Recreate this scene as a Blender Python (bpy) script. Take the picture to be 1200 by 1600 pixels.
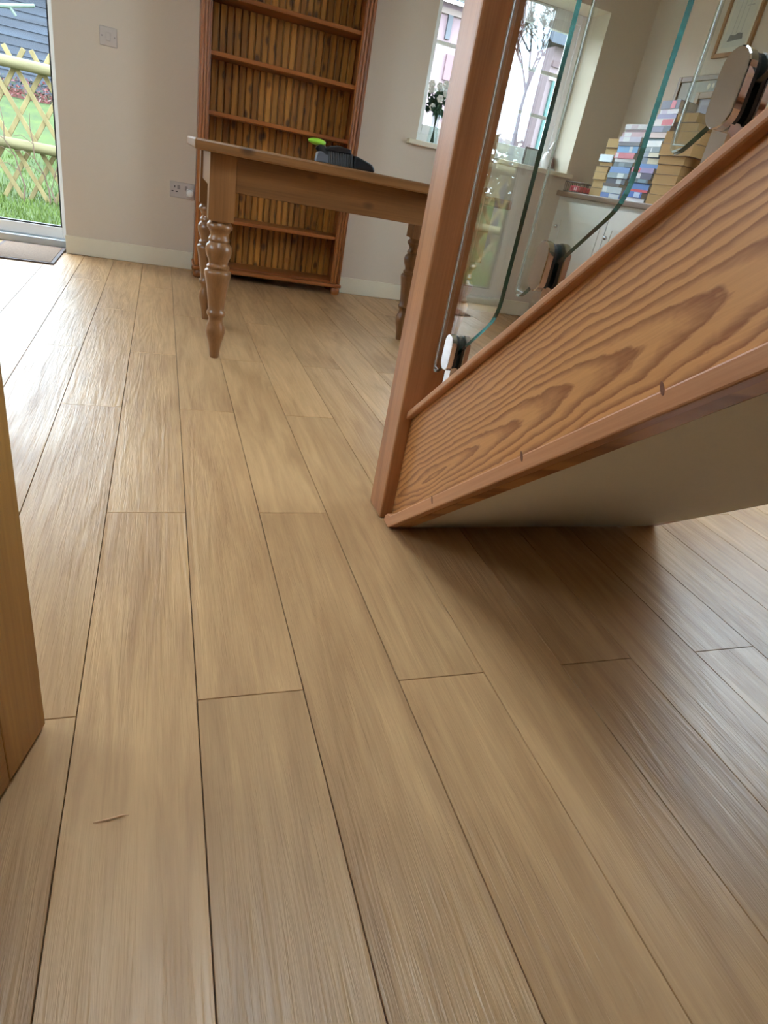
import bpy, bmesh, math, random
from mathutils import Vector, Matrix, Euler
random.seed(7)
sc = bpy.context.scene
for o in list(bpy.data.objects): bpy.data.objects.remove(o)
COL = sc.collection

# ------------------------------------------------------------------ camera
H = 0.76
yaw, pitch, roll, FPX = 0.397731748, 0.493817105, -0.200295992, 958.645
fw = Vector((math.sin(yaw)*math.cos(pitch), math.cos(yaw)*math.cos(pitch), -math.sin(pitch)))
r0 = Vector((math.cos(yaw), -math.sin(yaw), 0)); d0 = fw.cross(r0)
rt = r0*math.cos(roll) + d0*math.sin(roll)
dn = d0*math.cos(roll) - r0*math.sin(roll)
cam = bpy.data.cameras.new('camera'); camo = bpy.data.objects.new('camera', cam); COL.objects.link(camo)
mm = Matrix.Identity(4)
for i in range(3):
    mm[i][0] = rt[i]; mm[i][1] = -dn[i]; mm[i][2] = -fw[i]
mm[0][3], mm[1][3], mm[2][3] = 0, 0, H
camo.matrix_world = mm
cam.sensor_fit = 'HORIZONTAL'; cam.sensor_width = 36; cam.lens = FPX/1200*36
cam.clip_start = 0.02; cam.clip_end = 200
sc.camera = camo

# ------------------------------------------------------------------ world and exposure
w = bpy.data.worlds.new('overcast_sky'); sc.world = w; w.use_nodes = True
bg = w.node_tree.nodes['Background']
bg.inputs[0].default_value = (0.72, 0.86, 1.0, 1); bg.inputs[1].default_value = 11.0
sc.view_settings.view_transform = 'Standard'; sc.view_settings.look = 'None'
sc.view_settings.gamma = 1; sc.view_settings.use_curve_mapping = False
sc.view_settings.exposure = 0.6

# ------------------------------------------------------------------ helpers
def lin(c):
    return tuple(((v/255)/12.92 if v/255 <= .04045 else ((v/255+.055)/1.055)**2.4) for v in c)
WL = {}
class MB:
    def __init__(s): s.v = []; s.f = []; s.m = []
    def add(s, vs, fs, mi=0):
        b = len(s.v); s.v += [tuple(p) for p in vs]; s.f += [tuple(b+i for i in f) for f in fs]; s.m += [mi]*len(fs); return s
    def box(s, x0, x1, y0, y1, z0, z1, mi=0, M=None):
        vs = [Vector((x, y, z)) for z in (z0, z1) for y in (y0, y1) for x in (x0, x1)]
        if M is not None: vs = [M @ p for p in vs]
        return s.add(vs, [(0,2,3,1),(4,5,7,6),(0,1,5,4),(2,6,7,3),(0,4,6,2),(1,3,7,5)], mi)
    def prism(s, poly, axis, a, b, mi=0, side=None):
        def P(p, t):
            return {'X': (t, p[0], p[1]), 'Y': (p[0], t, p[1]), 'Z': (p[0], p[1], t)}[axis]
        n = len(poly); base = len(s.v)
        s.v += [P(p, a) for p in poly] + [P(p, b) for p in poly]
        s.f.append(tuple(base+i for i in range(n))); s.f.append(tuple(base+n+i for i in reversed(range(n)))); s.m += [mi, mi]
        for i in range(n):
            j = (i+1) % n; s.f.append((base+j, base+i, base+n+i, base+n+j)); s.m.append(mi if side is None else side)
        return s
    def lathe(s, prof, c=(0,0,0), n=20, mi=0, cap=True):
        b = len(s.v)
        for (z, r) in prof:
            for k in range(n):
                a = 2*math.pi*k/n; s.v.append((c[0]+r*math.cos(a), c[1]+r*math.sin(a), c[2]+z))
        for i in range(len(prof)-1):
            for k in range(n):
                k2 = (k+1) % n
                s.f.append((b+i*n+k, b+i*n+k2, b+(i+1)*n+k2, b+(i+1)*n+k)); s.m.append(mi)
        if cap:
            s.f.append(tuple(b+k for k in reversed(range(n)))); s.f.append(tuple(b+(len(prof)-1)*n+k for k in range(n))); s.m += [mi, mi]
        return s
    def tube(s, pts, rad, n=8, mi=0):
        pts = [Vector(p) for p in pts]
        if not hasattr(rad, '__len__'): rad = [rad]*len(pts)
        b = len(s.v)
        for i, p in enumerate(pts):
            t = (pts[min(i+1, len(pts)-1)] - pts[max(i-1, 0)]).normalized()
            u = t.orthogonal() if abs(t.z) > .95 else t.cross(Vector((0,0,1)))
            u.normalize(); q = t.cross(u)
            for k in range(n):
                a = 2*math.pi*k/n; s.v.append(tuple(p + (u*math.cos(a)+q*math.sin(a))*rad[i]))
        for i in range(len(pts)-1):
            for k in range(n):
                k2 = (k+1) % n
                s.f.append((b+i*n+k, b+i*n+k2, b+(i+1)*n+k2, b+(i+1)*n+k)); s.m.append(mi)
        s.f.append(tuple(b+k for k in reversed(range(n)))); s.f.append(tuple(b+(len(pts)-1)*n+k for k in range(n))); s.m += [mi, mi]
        return s
    def ball(s, c, r, n=10, mi=0, sq=(1,1,1)):
        prof = []
        m = max(4, n//2)
        b = len(s.v)
        for i in range(1, m):
            th = math.pi*i/m
            for k in range(n):
                a = 2*math.pi*k/n
                s.v.append((c[0]+r*sq[0]*math.sin(th)*math.cos(a), c[1]+r*sq[1]*math.sin(th)*math.sin(a), c[2]-r*sq[2]*math.cos(th)))
        lo = len(s.v); s.v.append((c[0], c[1], c[2]-r*sq[2])); hi = len(s.v); s.v.append((c[0], c[1], c[2]+r*sq[2]))
        for i in range(m-2):
            for k in range(n):
                k2 = (k+1) % n; s.f.append((b+i*n+k, b+i*n+k2, b+(i+1)*n+k2, b+(i+1)*n+k)); s.m.append(mi)
        for k in range(n):
            k2 = (k+1) % n
            s.f.append((lo, b+k2, b+k)); s.f.append((hi, b+(m-2)*n+k, b+(m-2)*n+k2)); s.m += [mi, mi]
        return s
    def mesh(s, name, bevel=0, smooth=False, seg=2):
        me = bpy.data.meshes.new(name); me.from_pydata(s.v, [], s.f)
        for p, i in zip(me.polygons, s.m): p.material_index = i
        bm = bmesh.new(); bm.from_mesh(me); bmesh.ops.recalc_face_normals(bm, faces=bm.faces)
        if bevel:
            es = [e for e in bm.edges if len(e.link_faces) == 2 and e.calc_face_angle(0) > .5]
            bmesh.ops.bevel(bm, geom=es, offset=bevel, segments=seg, profile=.5, affect='EDGES', clamp_overlap=True)
        if smooth:
            for f in bm.faces: f.smooth = True
            for e in bm.edges:
                if len(e.link_faces) == 2 and e.calc_face_angle(0) > .75: e.smooth = False
        bm.to_mesh(me); bm.free(); return me
def put(name, mesh, mat, parent=None, loc=(0,0,0), rz=0):
    o = bpy.data.objects.new(name, mesh); COL.objects.link(o)
    mats = mat if isinstance(mat, (list, tuple)) else [mat]
    if mesh is not None and not mesh.materials:
        for m in mats: mesh.materials.append(m)
    loc = Vector(loc); WL[o.name] = loc
    if parent is not None:
        o.parent = parent; o.location = loc - WL[parent.name]
    else: o.location = loc
    o.rotation_euler.z = rz
    return o
def thing(name, loc, label, cat, group=None):
    o = bpy.data.objects.new(name, None); COL.objects.link(o); o.location = loc; WL[o.name] = Vector(loc)
    o.empty_display_size = .05
    return tag(o, label, cat, group)
def tag(o, label, cat, group=None, kind=None):
    o['label'] = label; o['category'] = cat
    if group: o['group'] = group
    if kind: o['kind'] = kind
    return o
def struct(name, mesh, mat, label=None):
    o = put(name, mesh, mat); o['kind'] = 'structure'
    if label: o['label'] = label
    return o

# ------------------------------------------------------------------ materials
class NT:
    def __init__(s, name):
        s.m = bpy.data.materials.new(name); s.m.use_nodes = True; s.t = s.m.node_tree; s.n = s.t.nodes
        s.b = s.n['Principled BSDF']; s.out = s.n['Material Output']
    def new(s, typ, **kw):
        x = s.n.new(typ)
        for k, v in kw.items(): setattr(x, k, v)
        return x
    def link(s, a, b): s.t.links.new(a, b)
    def math(s, op, a, b=None, c=None, clamp=False):
        x = s.new('ShaderNodeMath', operation=op, use_clamp=clamp)
        for i, v in enumerate((a, b, c)):
            if v is None: continue
            if isinstance(v, (int, float)): x.inputs[i].default_value = v
            else: s.link(v, x.inputs[i])
        return x.outputs[0]
    def mix(s, f, a, b, blend='MIX'):
        x = s.new('ShaderNodeMix', data_type='RGBA', blend_type=blend)
        for i, v in ((0, f), (6, a), (7, b)):
            if isinstance(v, (int, float)): x.inputs[i].default_value = v
            elif isinstance(v, tuple): x.inputs[i].default_value = (*v[:3], 1)
            else: s.link(v, x.inputs[i])
        return x.outputs[2]
    def noise(s, vec, scale, detail=2, rough=.5, dist=0):
        x = s.new('ShaderNodeTexNoise'); x.inputs['Scale'].default_value = scale; x.inputs['Detail'].default_value = detail
        x.inputs['Roughness'].default_value = rough; x.inputs['Distortion'].default_value = dist
        if vec is not None: s.link(vec, x.inputs['Vector'])
        return x.outputs[0]
    def mapping(s, vec, scale):
        x = s.new('ShaderNodeMapping'); x.inputs['Scale'].default_value = scale; s.link(vec, x.inputs['Vector']); return x.outputs[0]
    def coords(s, rnd=True):
        tc = s.new('ShaderNodeTexCoord').outputs['Object']
        if not rnd: return tc, None
        oi = s.new('ShaderNodeObjectInfo').outputs['Random']
        cx = s.new('ShaderNodeCombineXYZ')
        for i, k in enumerate((31.7, 17.3, 23.9)): s.link(s.math('MULTIPLY', oi, k), cx.inputs[i])
        va = s.new('ShaderNodeVectorMath', operation='ADD'); s.link(tc, va.inputs[0]); s.link(cx.outputs[0], va.inputs[1])
        return va.outputs[0], oi
    def bump(s, h, strength, dist=.002):
        b = s.new('ShaderNodeBump'); b.inputs['Strength'].default_value = strength; b.inputs['Distance'].default_value = dist
        s.link(h, b.inputs['Height']); s.link(b.outputs[0], s.b.inputs['Normal'])
def plain(name, rgb, rough=.5, metal=0, var=.05, nscale=40, bump=0, spec=.5):
    t = NT(name); c = lin(rgb)
    vec, oi = t.coords(False)
    n = t.noise(vec, nscale, 3)
    t.link(t.mix(n, tuple(v*(1-var) for v in c), tuple(min(1, v*(1+var)) for v in c)), t.b.inputs['Base Color'])
    t.b.inputs['Roughness'].default_value = rough; t.b.inputs['Metallic'].default_value = metal
    t.b.inputs['Specular IOR Level'].default_value = spec
    if bump: t.bump(n, bump, .001)
    return t.m
def axscale(axis, along, across):
    return {'X': (along, across, across), 'Y': (across, along, across), 'Z': (across, across, along)}[axis]
def wood(name, light, dark, axis='Y', rings=7, scale=5., stretch=.1, rough=.4, fine=.4, ringamt=.55, knots=0, vary=.12,
         bump=.15, fine_scale=190, spec=.5, knotcol=(60, 28, 10), kscale=5., tilt=0):
    t = NT(name); vec, oi = t.coords()
    if tilt:
        vr = t.new('ShaderNodeVectorRotate', rotation_type='X_AXIS'); vr.inputs['Angle'].default_value = tilt; t.link(vec, vr.inputs['Vector']); vec = vr.outputs[0]
    n1 = t.noise(t.mapping(vec, axscale(axis, scale*stretch, scale)), 1, 2, .45, .2)
    s = t.math('SINE', t.math('MULTIPLY', n1, rings*6.283))
    s = t.math('POWER', t.math('MULTIPLY_ADD', s, .5, .5), 1.6)
    f = t.noise(t.mapping(vec, axscale(axis, 5, fine_scale)), 1, 3, .6)
    fc = t.math('MULTIPLY_ADD', f, 2.2, -.6, clamp=True)
    big = t.noise(t.mapping(vec, axscale(axis, 1.2, 9)), 1, 2)
    fac = t.math('ADD', t.math('MULTIPLY', s, ringamt), t.math('MULTIPLY', fc, fine))
    fac = t.math('ADD', fac, t.math('MULTIPLY_ADD', big, .7, -.35), clamp=True)
    col = t.mix(fac, lin(light), lin(dark))
    if knots:
        v = t.new('ShaderNodeTexVoronoi'); v.inputs['Scale'].default_value = 1
        t.link(t.mapping(vec, axscale(axis, kscale*.55, kscale)), v.inputs['Vector'])
        kf = t.new('ShaderNodeMapRange'); kf.inputs[1].default_value = knots; kf.inputs[2].default_value = knots*.45
        t.link(v.outputs['Distance'], kf.inputs[0])
        col = t.mix(t.math('MULTIPLY', kf.outputs[0], .85), col, lin(knotcol))
    if vary:
        hv = t.new('ShaderNodeHueSaturation'); t.link(col, hv.inputs['Color'])
        t.link(t.math('MULTIPLY_ADD', oi, vary*2, 1-vary), hv.inputs['Value']); col = hv.outputs[0]
    t.link(col, t.b.inputs['Base Color'])
    t.b.inputs['Roughness'].default_value = rough; t.b.inputs['Specular IOR Level'].default_value = spec
    if bump: t.bump(f, bump, .0015)
    return t.m
def plank_mat():
    t = NT('oak_vinyl_plank'); vec, oi = t.coords()
    base = t.noise(t.mapping(vec, (7, .75, 7)), 1, 2, .5, .35)
    rings = t.math('MULTIPLY_ADD', t.math('SINE', t.math('MULTIPLY', base, 75)), .5, .5)
    warp = t.mapping(vec, (22, 2.0, 22))
    streak = t.noise(warp, 1, 4, .6, .9)
    fine = t.noise(t.mapping(vec, (170, 11, 170)), 1, 3, .65, .5)
    med = t.noise(t.mapping(vec, (150, 5.5, 150)), 1, 3, .6, .9)
    big = t.noise(t.mapping(vec, (5, 1.1, 5)), 1, 2)
    fac = t.math('ADD', t.math('MULTIPLY', rings, .10), t.math('MULTIPLY_ADD', streak, 1.3, -.38))
    fac = t.math('ADD', fac, t.math('MULTIPLY_ADD', fine, .34, -.17))
    fac = t.math('ADD', fac, t.math('MULTIPLY_ADD', big, .8, -.4), clamp=True)
    col = t.mix(fac, lin((206, 165, 117)), lin((146, 105, 66)))
    hv = t.new('ShaderNodeHueSaturation'); t.link(col, hv.inputs['Color'])
    t.link(t.math('MULTIPLY_ADD', oi, .16, .92), hv.inputs['Value'])
    t.link(hv.outputs[0], t.b.inputs['Base Color'])
    t.link(t.math('MULTIPLY_ADD', streak, .22, .28), t.b.inputs['Roughness'])
    t.b.inputs['Specular IOR Level'].default_value = .5
    h = t.math('ADD', t.math('MULTIPLY', med, .8), t.math('MULTIPLY', rings, .25))
    h = t.math('ADD', h, t.math('MULTIPLY', fine, .25))
    t.bump(h, .62, .0022)
    return t.m
def string_mat():
    # broad plain-sawn pine: growth rings cut by a board that slopes gently through the log
    t = NT('pine_string_board'); tc = t.new('ShaderNodeTexCoord').outputs['Object']
    sp = t.new('ShaderNodeSeparateXYZ'); t.link(tc, sp.inputs[0])
    ca, sa = math.cos(math.atan(.835)), math.sin(math.atan(.835))
    # u along the flight (rising), v across the board
    u = t.math('ADD', t.math('MULTIPLY', sp.outputs[1], -ca), t.math('MULTIPLY', sp.outputs[2], sa))
    v = t.math('ADD', t.math('MULTIPLY', sp.outputs[1], sa), t.math('MULTIPLY', sp.outputs[2], ca))
    cx = t.new('ShaderNodeCombineXYZ'); t.link(u, cx.inputs[0]); t.link(v, cx.inputs[1])
    nz = t.noise(t.mapping(cx.outputs[0], (3.2, 13, 1)), 1, 3, .5, .3)
    nz2 = t.noise(t.mapping(cx.outputs[0], (18, 40, 1)), 1, 3, .6, .5)
    v2 = t.math('ADD', v, t.math('MULTIPLY_ADD', nz, .036, -.018))
    v2 = t.math('SUBTRACT', v2, .885)
    v2 = t.math('SUBTRACT', v2, t.math('MULTIPLY', u, .025))
    uu = t.math('MULTIPLY', t.math('SUBTRACT', u, -.70), .085)
    d = t.math('SQRT', t.math('ADD', t.math('MULTIPLY', v2, v2), t.math('MULTIPLY', uu, uu)))
    d = t.math('ADD', d, t.math('MULTIPLY', nz2, .008))
    ph = t.math('FRACT', t.math('MULTIPLY', d, 88))
    cr = t.new('ShaderNodeValToRGB'); t.link(ph, cr.inputs[0])
    e = cr.color_ramp.elements
    e[0].position = 0; e[0].color = (.12,.12,.12,1); e[1].position = 1; e[1].color = (.15,.15,.15,1)
    for p, g in ((.35, .12), (.78, .85), (.88, .95)):
        q = e.new(p); q.color = (g, g, g, 1)
    fine = t.noise(t.mapping(cx.outputs[0], (8, 260, 1)), 1, 2, .6)
    fac = t.math('ADD', cr.outputs[0], t.math('MULTIPLY_ADD', fine, .5, -.25), clamp=True)
    col = t.mix(fac, lin((202, 144, 88)), lin((138, 82, 42)))
    t.link(col, t.b.inputs['Base Color']); t.b.inputs['Roughness'].default_value = .38
    t.bump(fine, .1, .001)
    return t.m
def glassy(name, tint, ior=1.5, rough=0.0):
    t = NT(name); t.n.remove(t.b)
    tr = t.new('ShaderNodeBsdfTransparent'); tr.inputs[0].default_value = (*tint, 1)
    gl = t.new('ShaderNodeBsdfGlossy'); gl.inputs['Roughness'].default_value = rough
    fr = t.new('ShaderNodeFresnel'); ge = t.new('ShaderNodeNewGeometry'); t.link(t.math('MULTIPLY_ADD', ge.outputs['Backfacing'], 1/ior-ior, ior), fr.inputs[0])
    mx = t.new('ShaderNodeMixShader'); t.link(fr.outputs[0], mx.inputs[0]); t.link(tr.outputs[0], mx.inputs[1]); t.link(gl.outputs[0], mx.inputs[2])
    t.link(mx.outputs[0], t.out.inputs[0]); return t.m

M = {}
M['wall'] = plain('cream_wall_paint', (214, 199, 181), .75, var=.015, nscale=120, bump=.06, spec=.25)
M['ceiling'] = plain('white_ceiling_paint', (236, 232, 222), .8, var=.01, spec=.2)
M['skirting'] = plain('cream_gloss_paint', (229, 219, 196), .4, var=.015)
M['soffit'] = plain('white_soffit_paint', (222, 216, 204), .6, var=.02, nscale=60, bump=.04, spec=.3)
M['upvc'] = plain('white_window_plastic', (240, 242, 244), .3, var=.01)
M['gasket'] = plain('black_rubber_gasket', (30, 33, 38), .5)
M['alu'] = plain('grey_aluminium', (190, 196, 202), .35, metal=.3)
M['plank'] = plank_mat()
M['subfloor'] = plain('dark_joint', (82, 58, 36), .8)
M['string'] = string_mat()
M['pine_y'] = wood('stair_pine_sloping', (194, 138, 98), (156, 102, 66), 'Y', rings=3, ringamt=.35, fine=.35, rough=.36, tilt=math.atan(.835))
M['newel'] = wood('newel_pine', (182, 124, 80), (136, 82, 44), 'Z', rings=5, ringamt=.5, fine=.4, rough=.38)
M['bookcase_z'] = wood('orange_pine_upright', (164, 98, 42), (104, 50, 16), 'Z', rings=5, scale=7, ringamt=.5, rough=.35, knots=.10, kscale=7., knotcol=(62, 24, 8))
M['bookcase_x'] = wood('orange_pine_shelf', (164, 96, 44), (104, 50, 18), 'X', rings=5, scale=7, ringamt=.5, rough=.35, knots=.06, kscale=6., knotcol=(62, 24, 8))
M['backboard'] = wood('knotty_pine_board', (188, 126, 52), (116, 64, 18), 'Z', rings=4, scale=9, ringamt=.45, rough=.4, knots=.30, kscale=17., knotcol=(58, 24, 8), vary=.16)
M['table_x'] = wood('waxed_pine_long', (142, 98, 56), (98, 62, 32), 'X', rings=5, scale=6, ringamt=.45, rough=.36, knots=.13, kscale=7., knotcol=(56, 28, 14))
M['table_z'] = wood('waxed_pine_leg', (150, 104, 62), (106, 68, 36), 'Z', rings=4, scale=7, ringamt=.4, rough=.32, knots=.05, kscale=6., knotcol=(70, 36, 20))
M['door_z'] = wood('yellow_pine_door', (192, 146, 78), (150, 102, 46), 'Z', rings=5, scale=5, ringamt=.5, rough=.4)
M['door_x'] = wood('yellow_pine_rail', (192, 146, 78), (150, 102, 46), 'Y', rings=5, scale=5, ringamt=.5, rough=.4)
M['glass'] = glassy('clear_window_glass', (.97, .985, .98), 1.2)
M['panel'] = glassy('toughened_glass_face', (.95, .985, .97), 1.7)
def edge_mat():
    t = NT('green_glass_edge'); t.b.inputs['Base Color'].default_value = (*lin((8, 52, 44)), 1); t.b.inputs['Roughness'].default_value = .08
    t.b.inputs['Transmission Weight'].default_value = .35; t.b.inputs['Specular IOR Level'].default_value = .8
    return t.m
M['edge'] = edge_mat()
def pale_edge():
    t = NT('painted_edge_sheen'); t.n.remove(t.b)  # pale colour on the far edge faces imitates light refracted through the glass
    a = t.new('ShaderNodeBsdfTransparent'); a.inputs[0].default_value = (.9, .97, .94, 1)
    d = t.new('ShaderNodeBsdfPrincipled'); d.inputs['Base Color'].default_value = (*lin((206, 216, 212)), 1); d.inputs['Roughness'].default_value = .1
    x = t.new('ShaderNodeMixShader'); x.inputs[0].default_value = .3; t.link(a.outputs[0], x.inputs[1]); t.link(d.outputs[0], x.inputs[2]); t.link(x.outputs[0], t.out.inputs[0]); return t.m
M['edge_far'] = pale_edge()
M['edge_glint'] = plain('painted_edge_highlight', (214, 222, 220), .12, var=.01, spec=.9)  # near-white colour painting the refracted glint of the far edge
M['chrome'] = plain('polished_chrome', (196, 194, 196), .06, metal=1, var=.01)
M['rubber'] = plain('black_rubber_pad', (18, 18, 18), .5)
M['socket'] = plain('white_plate_plastic', (196, 184, 176), .35, var=.01)
M['socket_dark'] = plain('grey_plate_detail', (150, 140, 135), .4, var=.01)
M['hole'] = plain('pin_hole', (25, 22, 22), .7)
M['white'] = plain('white_ceramic', (236, 236, 234), .25, var=.01)

# ------------------------------------------------------------------ room shell
XL, XR, YF_, YB, YBR, ZC = -2.2, 3.0, -2.6, 4.468, 4.336, 2.4
YO = 4.77
floor = struct('floor', MB().box(XL-.3, XR+.3, YF_-.3, YO, -.06, -.009).mesh('floor'), M['subfloor'], 'oak-look plank floor running away from the camera')
# planks: 0.169 wide, 1.231 long, joints staggered column by column
PW, PL = .1691, 1.231
cache = {}
def plank_mesh(wd, ln):
    k = (round(wd, 3), round(ln, 3))
    if k not in cache:
        b = MB(); g = .0006; c = .0016
        a, d = wd/2-g, ln/2-g
        lo = [(-a,-d,-.009),(a,-d,-.009),(a,d,-.009),(-a,d,-.009)]
        md = [(p[0], p[1], -c) for p in lo]
        k_ = .0007; up = [(-a+k_,-d+k_,0),(a-k_,-d+k_,0),(a-k_,d-k_,0),(-a+k_,d-k_,0)]
        b.add(lo+md+up, [(8,9,10,11)] + [(i, (i+1)%4, 4+(i+1)%4, 4+i) for i in range(4)] + [(4+i, 4+(i+1)%4, 8+(i+1)%4, 8+i) for i in range(4)])
        cache[k] = b.mesh('plank')
    return cache[k]
k0 = int((XL+.1155)/PW)-2
for k in range(k0, 25):
    x0 = -.1155 + PW*k; x1 = x0+PW
    x0c, x1c = max(x0, XL), min(x1, XR)
    if x1c-x0c < .01: continue
    off = 1.296 if k % 2 == 0 else .716
    if k == -1: off = .707
    r = -6
    while True:
        y0 = off+PL*r; y1 = y0+PL; r += 1
        if y0 > YO: break
        ym = YO-.02 if -1.46 < (x0+x1)/2 < -.55 else (YB if x0 < 1.12 else YBR)
        y0c, y1c = max(y0, YF_), min(y1, ym)
        if y1c-y0c < .02: continue
        put('plank', plank_mesh(x1c-x0c, y1c-y0c), M['plank'], floor, ((x0c+x1c)/2, (y0c+y1c)/2, 0))

DX0, DX1, DZ = -1.46, -.553, 2.05      # glazed door opening
b = MB().box(XL-.3, DX0, YB, YO, -.06, ZC).box(DX1, 1.13, YB, YO, -.06, ZC).box(DX0, DX1, YB, YO, DZ, ZC)
struct('wall_back', b.mesh('wall_back'), M['wall'], 'plain cream back wall between glazed door and bookcase')
WX0, WX1, WZ0, WZ1 = 1.525, 2.672, .965, 1.90
b = MB().box(1.13, WX0, YBR, YO, -.06, ZC).box(WX1, XR+.3, YBR, YO, -.06, ZC).box(WX0, WX1, YBR, YO, -.06, WZ0).box(WX0, WX1, YBR, YO, WZ1, ZC)
struct('wall_window', b.mesh('wall_window'), M['wall'], 'cream wall holding the bright window, right of bookcase')
RY0, RY1, RZ0, RZ1 = 1.05, 2.45, .85, 2.15
b = MB().box(XR, XR+.3, YF_, RY0, -.06, ZC).box(XR, XR+.3, RY1, YBR, -.06, ZC).box(XR, XR+.3, RY0, RY1, -.06, RZ0).box(XR, XR+.3, RY0, RY1, RZ1, ZC)
struct('wall_right', b.mesh('wall_right'), M['wall'], 'cream right wall hung with framed pictures')
LY0, LY1, LZ0, LZ1 = 1.4, 2.7, 1.0, 2.1
b = MB().box(XL-.3, XL, YF_, LY0, -.06, ZC).box(XL-.3, XL, LY1, YB, -.06, ZC).box(XL-.3, XL, LY0, LY1, -.06, LZ0).box(XL-.3, XL, LY0, LY1, LZ1, ZC)
struct('wall_left', b.mesh('wall_left'), M['wall'], 'cream left wall with a window, out of view')
struct('wall_front', MB().box(XL-.3, XR+.3, YF_-.3, YF_, -.06, ZC).mesh('wall_front'), M['wall'], 'cream wall behind the camera')
struct('wall_partition', MB().box(XL, -.42, -.12, -.02, 0, ZC).mesh('wall_partition'), M['wall'], 'short cream partition carrying the pine door')
SX0, SX1, SY0, SY1 = -.34, .42, .45, 1.42      # rooflight opening
struct('ceiling', MB().box(XL-.3, XR+.3, YF_-.3, SY0, ZC, ZC+.15).box(XL-.3, XR+.3, SY1, YO, ZC, ZC+.15).box(XL-.3, SX0, SY0, SY1, ZC, ZC+.15).box(SX1, XR+.3, SY0, SY1, ZC, ZC+.15).mesh('ceiling'), M['ceiling'], 'plain white ceiling')
def skirt(name, x0, x1, y0, y1, lab, h=.105):
    b = MB().box(x0, x1, y0, y1, .0005, h); struct(name, b.mesh(name, bevel=.004), M['skirting'], lab)
skirt('baseboard_back', DX1-.004, .186, YB-.018, YB, 'cream baseboard between the glazed door and the bookcase')
skirt('baseboard_window', 1.13, 2.66, YBR-.018, YBR, 'cream baseboard under the window')
skirt('baseboard_corner', XL, DX0, YB-.018, YB, 'cream baseboard left of the glazed door')
skirt('baseboard_left', XL, XL+.018, 0, YB-.02, 'cream baseboard along the left wall')
skirt('baseboard_right', XR-.018, XR, YF_, 2.5, 'cream baseboard along the right wall')

# windows
def window(name, axis, a0, a1, z0, z1, p, sgn, bars_z=(), bars_a=(), lab=''):
    # frame in plane axis=p, growing by sgn*0.06 outwards
    q = p+sgn*.06
    def bx(mb, u0, u1, w0, w1, s0, s1):
        lo, hi = min(s0, s1), max(s0, s1)
        if axis == 'Y': mb.box(u0, u1, lo, hi, w0, w1)
        else: mb.box(lo, hi, u0, u1, w0, w1)
    fr = MB(); f = .055
    bx(fr, a0, a0+f, z0, z1, p, q); bx(fr, a1-f, a1, z0, z1, p, q); bx(fr, a0+f, a1-f, z0, z0+f, p, q); bx(fr, a0+f, a1-f, z1-f, z1, p, q)
    root = struct(name, fr.mesh(name, bevel=.004), M['upvc'], lab)
    sa = MB(); f2 = .06; e = .004; i0, i1, j0, j1 = a0+f-e, a1-f+e, z0+f-e, z1-f+e; p2, q2 = p+sgn*.012, p+sgn*.05
    bx(sa, i0, i0+f2, j0, j1, p2, q2); bx(sa, i1-f2, i1, j0, j1, p2, q2); bx(sa, i0+f2, i1-f2, j0, j0+f2, p2, q2); bx(sa, i0+f2, i1-f2, j1-f2, j1, p2, q2)
    put('sash', sa.mesh('sash', bevel=.003), M['upvc'], root)
    for z in bars_z:
        m = MB(); bx(m, i0+f2, i1-f2, z-.010, z+.010, p+sgn*.022, p+sgn*.042); put('glazing_bar', m.mesh('glazing_bar'), M['upvc'], root)
    for a in bars_a:
        m = MB(); bx(m, a-.02, a+.02, j0+f2, j1-f2, p+sgn*.02, p+sgn*.044); put('glazing_bar', m.mesh('glazing_bar'), M['upvc'], root)
    pn = MB(); bx(pn, i0+f2-.005, i1-f2+.005, j0+f2-.005, j1-f2+.005, p+sgn*.030, p+sgn*.034); put('pane', pn.mesh('pane'), M['glass'], root)
    return root
win1 = window('window_1', 'Y', WX0, WX1, .99, WZ1, 4.57, 1, (1.305, 1.555, 1.805), (), 'white framed back window with thin glazing bars')
window('window_2', 'X', RY0, RY1, RZ0, RZ1, XR+.1, 1, (), (1.75,), 'white framed window in the right wall')
window('window_3', 'X', LY0, LY1, LZ0, LZ1, XL-.1, -1, (), (2.05,), 'white framed window in the left wall')
rf = struct('window_4', MB().box(SX0-.05, SX0, SY0-.05, SY1+.05, ZC+.151, ZC+.20).box(SX1, SX1+.05, SY0-.05, SY1+.05, ZC+.151, ZC+.20).box(SX0, SX1, SY0-.05, SY0, ZC+.151, ZC+.20).box(SX0, SX1, SY1, SY1+.05, ZC+.151, ZC+.20).mesh('window_4', bevel=.003), M['upvc'], 'white framed rooflight in the ceiling, out of view')
put('pane', MB().box(SX0+.0005, SX1-.0005, SY0+.0005, SY1-.0005, ZC+.170, ZC+.176).mesh('pane'), M['glass'], rf)
struct('trim_1', MB().box(1.463, 2.70, 4.285, YBR, .963, .99).box(WX0, WX1, YBR, 4.60, .963, .99).mesh('trim_1', bevel=.004), M['skirting'], 'white sill board under the back window')

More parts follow.
